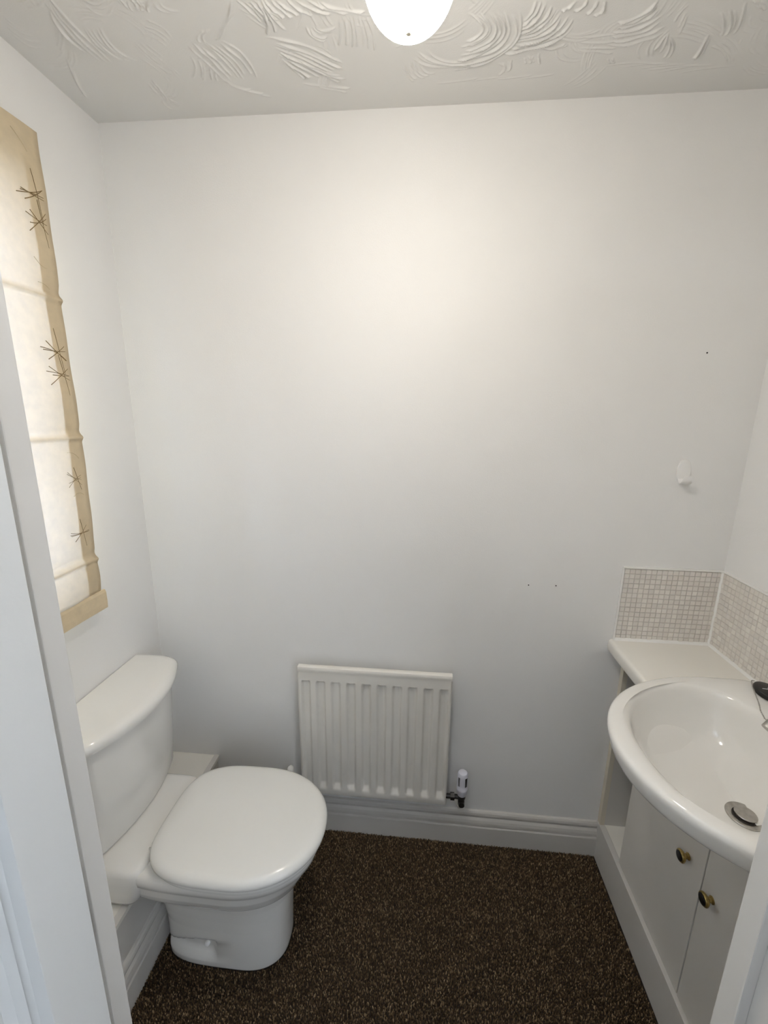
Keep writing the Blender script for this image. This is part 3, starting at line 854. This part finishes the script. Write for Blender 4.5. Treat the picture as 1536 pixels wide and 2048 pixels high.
# lockshield on the left
LXc = -0.455
lk = MB()
lk.lathe([(0.0005, 0.205), (0.011, 0.2055), (0.0115, 0.224), (0.0005, 0.2245)], (LXc, VYc, 0), n=18)
lk.tube([(LXc, VYc, 0.216), (RX0+0.004, VYc, 0.216)], 0.008, 12)
lko = lk.build('lockshield_body', M['radiator'], rad, smooth=True, auto=0.5)
MB().lathe([(0.0005, 0.2225), (0.0095, 0.223), (0.0110, 0.228), (0.0105, 0.284), (0.0130, 0.289), (0.0138, 0.300), (0.0122, 0.309), (0.0080, 0.3145), (0.0004, 0.316)], (LXc, VYc, 0), n=24).build('lockshield_cap', M['whiteplastic'], rad, smooth=True)

# ---- wall hook
hk = empty('wall_hook', (0.778, YB, 1.446), 'white oval stick-on hook high on the back wall', 'hook')
hp = MB()
hx, hz = 0.778, 1.447
def oval(a, b, y, n=36):
    return [(hx+a*math.cos(2*PI*k/n), y, hz+b*math.sin(2*PI*k/n)) for k in range(n)]
hp.loft([oval(.0195, .037, YB-0.0003), oval(.0200, .0375, YB-0.002), oval(.0190, .0365, YB-0.0042), oval(.0150, .0325, YB-0.0052)])
hp.build('back_plate', M['whiteplastic'], hk, smooth=True, auto=0.8)
# hook: broad lip that leaves the plate at its foot and curls up
lip = []
for s_, yy_, zz_, w_ in ((0, YB-0.003, hz-0.020, .013), (1, YB-0.010, hz-0.030, .015), (2, YB-0.018, hz-0.0345, .0165), (3, YB-0.026, hz-0.031, .0165), (4, YB-0.0295, hz-0.022, .0145), (5, YB-0.0300, hz-0.012, .010)):
    tks = 0.0030
    nrm_ = [(0, -1), (-0.4, -.9), (0, -1), (-.8, -.6), (-1, -.15), (-1, 0)][s_]
    lip.append([(hx+w_*math.cos(2*PI*k/16), yy_+nrm_[0]*tks*.7*math.sin(2*PI*k/16), zz_+nrm_[1]*tks*.7*math.sin(2*PI*k/16)) for k in range(16)])
MB().loft(lip).build('hook_lip', M['whiteplastic'], hk, smooth=True, auto=0.9)

# ---- screws and hole left in the back wall
for nm, lab, x, z, r in (('wall_plug', 'left of two small empty wall plugs in the back wall', 0.360, 1.063, .0034), ('wall_plug', 'right of two small empty wall plugs in the back wall', 0.447, 1.065, .0034)):
    wp = empty(nm, (x, YB, z), lab, 'wall plug', 'wall plugs above the radiator')
    MB().lathe([(r*.55, -0.0004), (r, -0.0004), (r, 0.0012), (r*.8, 0.0016), (r*.55, 0.0012)], (x, YB, z), (0, -1, 0), 16).build('rim', M['whiteplastic'], wp)
    MB().lathe([(0.0002, 0.0017), (r*.6, 0.0017), (r*.62, 0.0008), (0.0002, 0.0008)], (x-0.0004, YB, z), (0, -1, 0), 12).build('opening', M['hole'], wp)
sc = MB().lathe([(0.0022, -0.0003), (0.0022, 0.0006), (0.0012, 0.0012), (0.0003, 0.0014)], (0.788, YB, 1.782), (0, -1, 0), 12).build('pinhole', M['hole'])  # small hole shown as a raised dark dot
tag(sc, 'tiny dark nail in the back wall above the hook', 'pinhole')

# ---- vanity unit
VY0, VY1 = 0.502, YB-0.0005
van = empty('vanity_unit', (VX, 0.9, 0), 'white vanity cupboard with open shelf niche and two knobbed doors', 'cupboard')
DT = 0.690                       # top of the doors, under the basin
PZ = 0.150                       # plinth height
NY = 1.180                       # niche / door boundary
MY = 0.849                       # gap between the doors
CT = 0.842                       # carcass top under the worktop overhang
MB().box(VX-0.004, VX+0.016, VY0, VY1, 0.0, PZ).build('plinth', M['gloss'], van, bevel=0.001)
MB().box(VX+0.0165, XR-0.0005, NY-0.0155, VY1-0.0185, PZ-0.018, PZ).build('base_shelf', M['worktop'], van)
MB().box(VX+0.014, XR-0.0005, VY1-0.018, VY1, PZ, CT).build('end_panel', M['cabinet'], van)
MB().box(VX-0.002, VX+0.014, VY1-0.020, VY1, PZ, CT).build('edging', M['cabedge'], van, bevel=0.0008)
MB().box(VX+0.0240, XR-0.0005, NY-0.016, NY, PZ, CT).build('divider', M['cabinet'], van)
MB().box(VX-0.002, XR-0.0105, NY+0.0005, VY1-0.0205, 0.488, 0.505).build('shelf', M['worktop'], van, bevel=0.001)
MB().box(XR-0.010, XR-0.0008, NY+0.0005, VY1-0.0185, PZ+0.0005, CT).build('back_panel', M['cabinet'], van)
MB().box(VX+0.0240, XR-0.0005, VY0, VY0+0.016, PZ, CT).build('side_panel', M['cabinet'], van)
MB().box(VX+0.0165, XR-0.0005, VY0+0.0165, NY-0.0165, PZ-0.018, PZ).build('base_shelf', M['worktop'], van)
MB().box(VX-0.001, VX+0.016, NY+0.0005, VY1-0.0205, CT-0.045, CT).build('top_rail', M['cabinet'], van)
def vdoor(y0, y1, ky, kz):
    d = MB().box(VX+0.0065, VX+0.0235, y0, y1, PZ+0.003, DT).build('door', M['cabinet'], van, bevel=0.0015)
    P = [(0.0003, 0.0005), (0.0085, 0.0005), (0.0088, 0.0025), (0.0062, 0.0045), (0.0060, 0.009), (0.0080, 0.0115), (0.0125, 0.0135), (0.0152, 0.0165), (0.0158, 0.0190), (0.0154, 0.0208), (0.0143, 0.0214), (0.0138, 0.0226), (0.0124, 0.0228), (0.0003, 0.0228)]
    k = MB().lathe(P, (VX+0.0068, ky, kz), (-1, 0, 0), 28)
    ko = bpy.data.meshes.new('knob')
    ko.from_pydata(k.v, [], k.f)
    ko.materials.append(M['brass'])
    ko.polygons.foreach_set('use_smooth', [True]*len(ko.polygons))
    ko.set_sharp_from_angle(angle=0.7)
    o = bpy.data.objects.new('knob', ko)
    COL.objects.link(o)
    o.parent = d
    c = MB().lathe([(0.0003, 0.0226), (0.0122, 0.0226), (0.0120, 0.0236), (0.0098, 0.0247), (0.0045, 0.0253), (0.0003, 0.0254)], (VX+0.0068, ky, kz), (-1, 0, 0), 28)
    cm = bpy.data.meshes.new('knob_disc')
    cm.from_pydata(c.v, [], c.f)
    cm.materials.append(M['black'])
    o = bpy.data.objects.new('knob_disc', cm)
    COL.objects.link(o)
    o.parent = d
vdoor(MY+0.0018, NY-0.001, 0.904, 0.532)
vdoor(VY0+0.001, MY-0.0018, 0.812, 0.523)

# ---- worktop
WTZ = 0.886
BYc = 0.822
NB = 120
def bo(xb, xf, xm, hw, nf, nb):
    # plan outline of the basin, whose front faces -x
    return [(-x, y) for x, y in outline(-xb, -xf, -xm, hw, BYc, nf, nb, NB)]
outer = lambda g: bo(0.9352-g*0.2, 0.440+g, 0.800, 0.287-g, 2.05, 7.0)
def basin_reach(x, g):
    """half width in y of the basin opening at depth x"""
    t = max(0.0, min(1.0, abs(0.800-x)/(0.360-g) if x < 0.8 else 0))
    return (0.287-g)*(1-t**2.05)**(1/2.05)
PROF = lambda s: [(0.012*s, 0.0), (0.006*s, 0.0015), (0.0015*s, 0.006), (0.0, 0.013), (0.0, 0.034), (0.003*s, 0.041), (0.010*s, 0.0435)]
wt_ = MB()
g_ = 0.0165
xs_ = [0.634+0.0, ] 
XS = [0.646+(0.937-0.646)*i/24 for i in range(25)]+[XR-0.0005]
for side in (1, -1):
    yend = YB-0.0005 if side > 0 else VY0-0.004
    # cross-sections marching along x from the front nose to the wall
    secs = []
    nose = [(0.646, 0.0), (0.640, 0.0015), (0.6355, 0.006), (0.634, 0.013), (0.634, 0.034), (0.637, 0.041), (0.644, 0.0435)]
    top, bot = [], []
    for x, d in reversed(nose):
        e = BYc+side*(basin_reach(x, g_))
        secs.append((x, WTZ-d, e))
    def yin(x):
        e = BYc+side*basin_reach(x, g_)
        return min(e, yend-0.002) if side > 0 else max(e, yend+0.002)
    loop = [(0.644, WTZ-0.0435), (0.637, WTZ-0.041), (0.634, WTZ-0.034), (0.634, WTZ-0.013), (0.6355, WTZ-0.006), (0.640, WTZ-0.0015)] + [(x, WTZ) for x in XS] + [(x, WTZ-0.0435) for x in reversed(XS[1:])]
    wt_.loft([[(x, yin(x), z) for x, z in loop], [(x, yend, z) for x, z in loop]], False, False)
    # close the ends strip by strip
    for f in (yin, lambda x: yend):
        for q0, q1 in zip(XS[:-1], XS[1:]):
            if f is yin and q0 > 0.9:
                continue
            wt_.add([(q0, f(q0), WTZ), (q1, f(q1), WTZ), (q1, f(q1), WTZ-0.0435), (q0, f(q0), WTZ-0.0435)], [(0, 1, 2, 3)])
        nl = [(x, z) for x, z in loop[:6]]+[(0.646, WTZ), (0.646, WTZ-0.0435)]
        wt_.add([(x, f(x), z) for x, z in nl], [tuple(range(len(nl)))])
# the strip behind the basin joins the two sides
ya, yb_ = BYc+basin_reach(0.93, g_), max(BYc-basin_reach(0.93, g_), VY0-0.002)
for z_ in (WTZ, WTZ-0.0435):
    wt_.add([(0.937, ya, z_), (XR-0.0005, ya, z_), (XR-0.0005, yb_, z_), (0.937, yb_, z_)], [(0, 1, 2, 3)])
for x_ in (0.937, XR-0.0005):
    wt_.add([(x_, ya, WTZ), (x_, yb_, WTZ), (x_, yb_, WTZ-0.0435), (x_, ya, WTZ-0.0435)], [(0, 1, 2, 3)])
wt = wt_.build('worktop', M['worktop'], smooth=True, auto=0.7)
tag(wt, 'white laminate worktop on the vanity in the back corner', 'worktop')

# ---- basin (semi-recessed, broad front curve)
bas = empty('wash_basin', (0.70, BYc, 0.86), 'white semi-recessed wash basin set into the vanity worktop', 'basin')
RZ = 0.912
rings = []
for z, g in ((0.700, 0.230), (0.720, 0.190), (0.765, 0.140), (0.800, 0.098), (0.825, 0.066), (0.840, 0.044), (0.848, 0.030), (0.851, 0.022), (0.8535, 0.016), (0.858, 0.0120), (0.866, 0.0085), (0.880, 0.004), (0.890, 0.0013), (0.897, 0.0), (0.9025, 0.0004), (0.907, 0.0022), (0.910, 0.0055), (0.9118, 0.0105), (0.9124, 0.018), (0.912, 0.030)):
    o = outer(g)
    if z < 0.89:      # underside stays clear of the worktop cut-out and wall
        q_ = outer(max(g, 0.018))
        o = [(a[0] if a[0] < 0.63 else min(b[0], 0.928), a[1] if a[0] < 0.63 else b[1]) for a, b in zip(o, q_)]
    rings.append([(x, y, z) for x, y in o])
inner = lambda e, g, dx=0: bo(0.848-g*0.9+dx, 0.487+g, 0.715, 0.240-g*0.92, 2.15, 2.7)
for z, g in ((0.9108, -0.006), (0.9085, -0.001), (0.9045, 0.004), (0.8980, 0.0085), (0.888, 0.0125), (0.870, 0.018), (0.850, 0.025), (0.830, 0.034), (0.812, 0.046), (0.797, 0.062), (0.786, 0.082), (0.778, 0.104), (0.772, 0.128), (0.768, 0.150)):
    # slide the rings towards the outlet
    s = (0.912-z)/0.144
    o = inner(0, g)
    rings.append([(x+0.012*s*s, y-0.010*s*s, z) for x, y in o])
DX, DYc, DZc = 0.716, 0.808, 0.7665
rings.append([(DX+0.033*math.cos(2*PI*k/NB+PI)*-1*-1, DYc+0.033*math.sin(2*PI*k/NB), DZc) for k in range(NB)])
# bowl outlines run from the front clockwise in plan, keep the same sense for the outlet ring
last = rings[-2]
import_ang = [math.atan2(p[1]-DYc, p[0]-DX) for p in last]
rings[-1] = [(DX+0.031*math.cos(a), DYc+0.031*math.sin(a), DZc) for a in import_ang]
MB().loft(rings, True, True).build('bowl', M['ceramic'], bas, smooth=True, auto=1.2)
# waste: chrome flange, dark gap and plug disc
w = empty('basin_waste', (DX, DYc, DZc), 'round chrome waste with plug disc at the bottom of the basin', 'waste')
MB().lathe([(0.0215, 0.0006), (0.0345, 0.0006), (0.0348, 0.0020), (0.0335, 0.0036), (0.0270, 0.0034), (0.0240, 0.0020), (0.0215, 0.0008)], (DX, DYc, DZc), n=48).build('flange', M['dullchrome'], w, smooth=True, auto=0.6)
MB().lathe([(0.0003, 0.0004), (0.0232, 0.0004), (0.0236, 0.0013), (0.0003, 0.0013)], (DX, DYc, DZc), n=40).build('outlet', M['hole'], w)
MB().lathe([(0.0003, 0.0012), (0.0185, 0.0012), (0.0200, 0.0040), (0.0205, 0.0060), (0.0195, 0.0072), (0.0170, 0.0076), (0.0003, 0.0072)], (DX+0.0022, DYc+0.0016, DZc), n=40).build('plug_disc', M['dullchrome'], w, smooth=True, auto=0.6)

# ---- tap on the basin deck
tp = empty('basin_tap', (0.868, 0.895, RZ), 'chrome tap standing on the back of the basin', 'tap')
tb = MB()
TX, TYY = 0.868, 0.893
tb.lathe([(0.0005, -0.0005), (0.030, -0.0005), (0.0305, 0.004), (0.0265, 0.009), (0.0215, 0.014), (0.0205, 0.050), (0.0185, 0.062), (0.0005, 0.062)], (TX, TYY, RZ), n=28)
tb.build('tap_body', M['dullchrome'], tp, smooth=True, auto=0.7)
MB().tube([(TX-0.008, TYY-0.002, RZ+0.034), (TX-0.05, TYY-0.012, RZ+0.044), (TX-0.085, TYY-0.022, RZ+0.042), (TX-0.100, TYY-0.026, RZ+0.030)], [0.013, 0.0125, 0.0115, 0.0105], 16).build('spout', M['dullchrome'], tp, smooth=True, auto=0.7)
hd = MB()
hd.lathe([(0.0005, 0.0615), (0.012, 0.062), (0.012, 0.070), (0.021, 0.073), (0.023, 0.080), (0.021, 0.098), (0.014, 0.102), (0.0005, 0.103)], (TX, TYY, RZ), n=8)
hd.build('tap_handle', M['chrome'], tp, smooth=True, auto=0.5)

# ---- black plug lying at the back of the basin, and its chain
PX, PY = 0.905, 1.035
pg = empty('basin_plug', (PX, PY, RZ), 'black oval plug with white marks lying on the rear rim of the basin', 'plug')
def pov(a, b, z, n=44):
    return [(PX+a*math.cos(2*PI*k/n), PY+b*math.sin(2*PI*k/n), z) for k in range(n)]
MB().loft([pov(.027, .038, RZ+0.0005), pov(.030, .041, RZ+0.002), pov(.031, .042, RZ+0.010), pov(.029, .040, RZ+0.0135), pov(.026, .037, RZ+0.0145)]).build('disc', M['black'], pg, smooth=True, auto=0.7)
for (a, b, c, d) in ((-.016, .006, .004, .004), (.000, .010, .002, -.010), (-.012, -.012, .010, -.014), (.006, .002, .012, -.006)):
    MB().tube([(PX+a, PY+b, RZ+0.0147), (PX+c, PY+d, RZ+0.0147)], 0.0011, 6).build('white_mark', M['printwhite'], pg)
ch = empty('plug_chain', (0.888, 1.07, RZ), 'thin ball chain looping over the basin rim from the black plug', 'chain')
cpts = [(0.9055, 1.0905, 0.9165), (0.897, 1.0870, 0.9180), (0.884, 1.066, 0.9175), (0.874, 1.046, 0.9175), (0.863, 1.024, 0.9175), (0.853, 1.003, 0.9170), (0.846, 0.988, 0.9145), (0.838, 0.972, 0.9110),
        (0.832, 0.955, 0.9095), (0.829, 0.944, 0.9090), (0.833, 0.936, 0.9110), (0.841, 0.938, 0.9140), (0.846, 0.947, 0.9170), (0.848, 0.957, 0.9170), (0.853, 0.958, 0.9170), (0.856, 0.948, 0.9170), (0.856, 0.936, 0.9170), (0.858, 0.925, 0.9180)]
# evenly spaced balls on a smooth curve through the points
def catmull(P, n=10):
    out = []
    P = [Vector(p) for p in P]
    for i in range(len(P)-1):
        p0, p1, p2, p3 = P[max(0, i-1)], P[i], P[i+1], P[min(len(P)-1, i+2)]
        for k in range(n):
            u = k/n
            out.append(0.5*((2*p1)+(p2-p0)*u+(2*p0-5*p1+4*p2-p3)*u*u+(3*p1-p0-3*p2+p3)*u**3))
    return out+[P[-1]]
cc = catmull(cpts)
balls = MB()
acc = 0
pos = [cc[0]]
for a, b in zip(cc[:-1], cc[1:]):
    acc += (b-a).length
    if acc >= 0.0042:
        pos.append(b)
        acc = 0
for p in pos:
    balls.lathe([(0.0002, -0.0018), (0.0013, -0.0012), (0.0018, 0), (0.0013, 0.0012), (0.0002, 0.0018)], p, n=6)
bo_ = balls.build('chain_balls', M['dullchrome'], ch, smooth=True)
bo_['kind'] = 'stuff'
MB().tube(cc[::3], 0.0005, 5).build('chain_link', M['dullchrome'], ch)

# ---- mosaic splashbacks
ROW, NR = 0.0163, 15
TZ0 = WTZ+0.004
GAP = 0.0011
cols = [0.0163]
tile_me = []
def tile_mesh(w, h, t, m):
    b = 0.0009
    mbx = MB()
    # local: x across, y out of the wall, z up, origin at the centre of the back
    mbx.loft([[(-w/2, 0, -h/2), (w/2, 0, -h/2), (w/2, 0, h/2), (-w/2, 0, h/2)], [(-w/2, t-b, -h/2), (w/2, t-b, -h/2), (w/2, t-b, h/2), (-w/2, t-b, h/2)], [(-w/2+b, t, -h/2+b), (w/2-b, t, -h/2+b), (w/2-b, t, h/2-b), (-w/2+b, t, h/2-b)]], False, True)
    me = bpy.data.meshes.new('mosaic_tile')
    me.from_pydata(mbx.v, [], mbx.f)
    me.materials.append(m)
    return me
TW = [0.0163, 0.0163]
meshes = [tile_mesh(TW[0]-GAP, ROW-GAP, 0.0024+0.0003*i, m) for i, m in enumerate(M['tiles'])]
rt_ = random.Random(8)
def place_tiles(root, origin, along, normal, ncol, skip_from=None):
    rest = []
    for c in range(ncol):
        for r in range(NR):
            k = rt_.choices(range(4), (5, 5, 3, 2))[0]
            p = origin + along*((c+0.5)*TW[0]) + Vector((0, 0, (r+0.5)*ROW)) - normal*(-0.0030)
            if skip_from is not None and c >= skip_from:
                rest.append((p, k))
                continue
            o = bpy.data.objects.new('mosaic_tile', meshes[k])
            COL.objects.link(o)
            o.parent = root
            o.location = p - root.location
            o.rotation_euler = (0, 0, math.atan2(normal.y, normal.x)-PI/2)
    return rest
# back wall panel
bx0 = 0.652
sb = empty('tile_splashback', (0.80, YB, TZ0), 'beige mosaic tile splashback on the back wall above the worktop', 'splashback', 'mosaic splashbacks')
nb_ = 18
xw = XR-0.0045
MB().box(xw-nb_*TW[0]-0.001, XR-0.0005, YB-0.0040, YB-0.0003, TZ0-0.0035, TZ0+NR*ROW+0.0015).build('grout_bed', M['grout'], sb)
place_tiles(sb, Vector((xw, YB-0.0005, TZ0)), Vector((-1, 0, 0)), Vector((0, -1, 0)), nb_)
sx0 = xw-nb_*TW[0]-0.001
MB().box(sx0-0.0035, XR-0.0045, YB-0.0085, YB-0.0003, TZ0+NR*ROW+0.0015, TZ0+NR*ROW+0.0068).build('top_trim', M['sealant'], sb, bevel=0.001)
MB().box(sx0-0.0042, sx0, YB-0.0085, YB-0.0003, TZ0-0.0035, TZ0+NR*ROW+0.0015).build('side_trim', M['sealant'], sb, bevel=0.001)
mb = MB()
mb.loft([[(x, YB-0.0120, WTZ+0.0002), (x, YB-0.0085, WTZ+0.0035), (x, YB-0.0060, WTZ+0.0090), (x, YB-0.003, WTZ+0.0090), (x, YB-0.003, WTZ+0.0002)] for x in (sx0-0.002, XR-0.004)])
mb.build('sealant_bead', M['sealant'], sb)
# right wall panel
sr = empty('tile_splashback', (XR, 1.0, TZ0), 'grey beige mosaic tile splashback on the right wall beside the basin', 'splashback', 'mosaic splashbacks')
nr_ = 50
yw = YB-0.0045
MB().box(XR-0.0040, XR-0.0003, yw-nr_*TW[0], YB-0.0042, TZ0-0.0035, TZ0+NR*ROW+0.0015).build('grout_bed', M['grout'], sr)
rest = place_tiles(sr, Vector((XR-0.0005, yw, TZ0)), Vector((0, -1, 0)), Vector((-1, 0, 0)), nr_, 20)
mbr = MB()
for p, k in rest:
    h, t, b = (ROW-GAP)/2, 0.0024, 0.0009
    wv = (TW[0]-GAP)/2
    q = lambda xo, s: [(p.x-xo, p.y-wv+s, p.z-h+s), (p.x-xo, p.y+wv-s, p.z-h+s), (p.x-xo, p.y+wv-s, p.z+h-s), (p.x-xo, p.y-wv+s, p.z+h-s)]
    mbr.loft([q(0, 0), q(t-b, 0), q(t, b)], False, True)
tag(mbr.build('mosaic_field', M['tiles'][1], sr), kind='stuff')
MB().box(XR-0.0085, XR-0.0003, yw-nr_*TW[0]-0.002, YB-0.0045, TZ0+NR*ROW+0.0015, TZ0+NR*ROW+0.0068).build('top_trim', M['sealant'], sr, bevel=0.001)
mb = MB()
mb.loft([[(XR-0.0120, y, WTZ+0.0002), (XR-0.0085, y, WTZ+0.0035), (XR-0.0060, y, WTZ+0.0090), (XR-0.003, y, WTZ+0.0090), (XR-0.003, y, WTZ+0.0002)] for y in (1.110, YB-0.004)])
mb.build('sealant_bead', M['sealant'], sr)
mb = MB()
mb.loft([[(XR-0.0125, YB-0.0042, z), (XR-0.0085, YB-0.0085, z), (XR-0.0042, YB-0.0125, z), (XR-0.0042, YB-0.0042, z)] for z in (WTZ+0.001, TZ0+NR*ROW+0.006)])
mb.build('corner_bead', M['sealant'], sr)
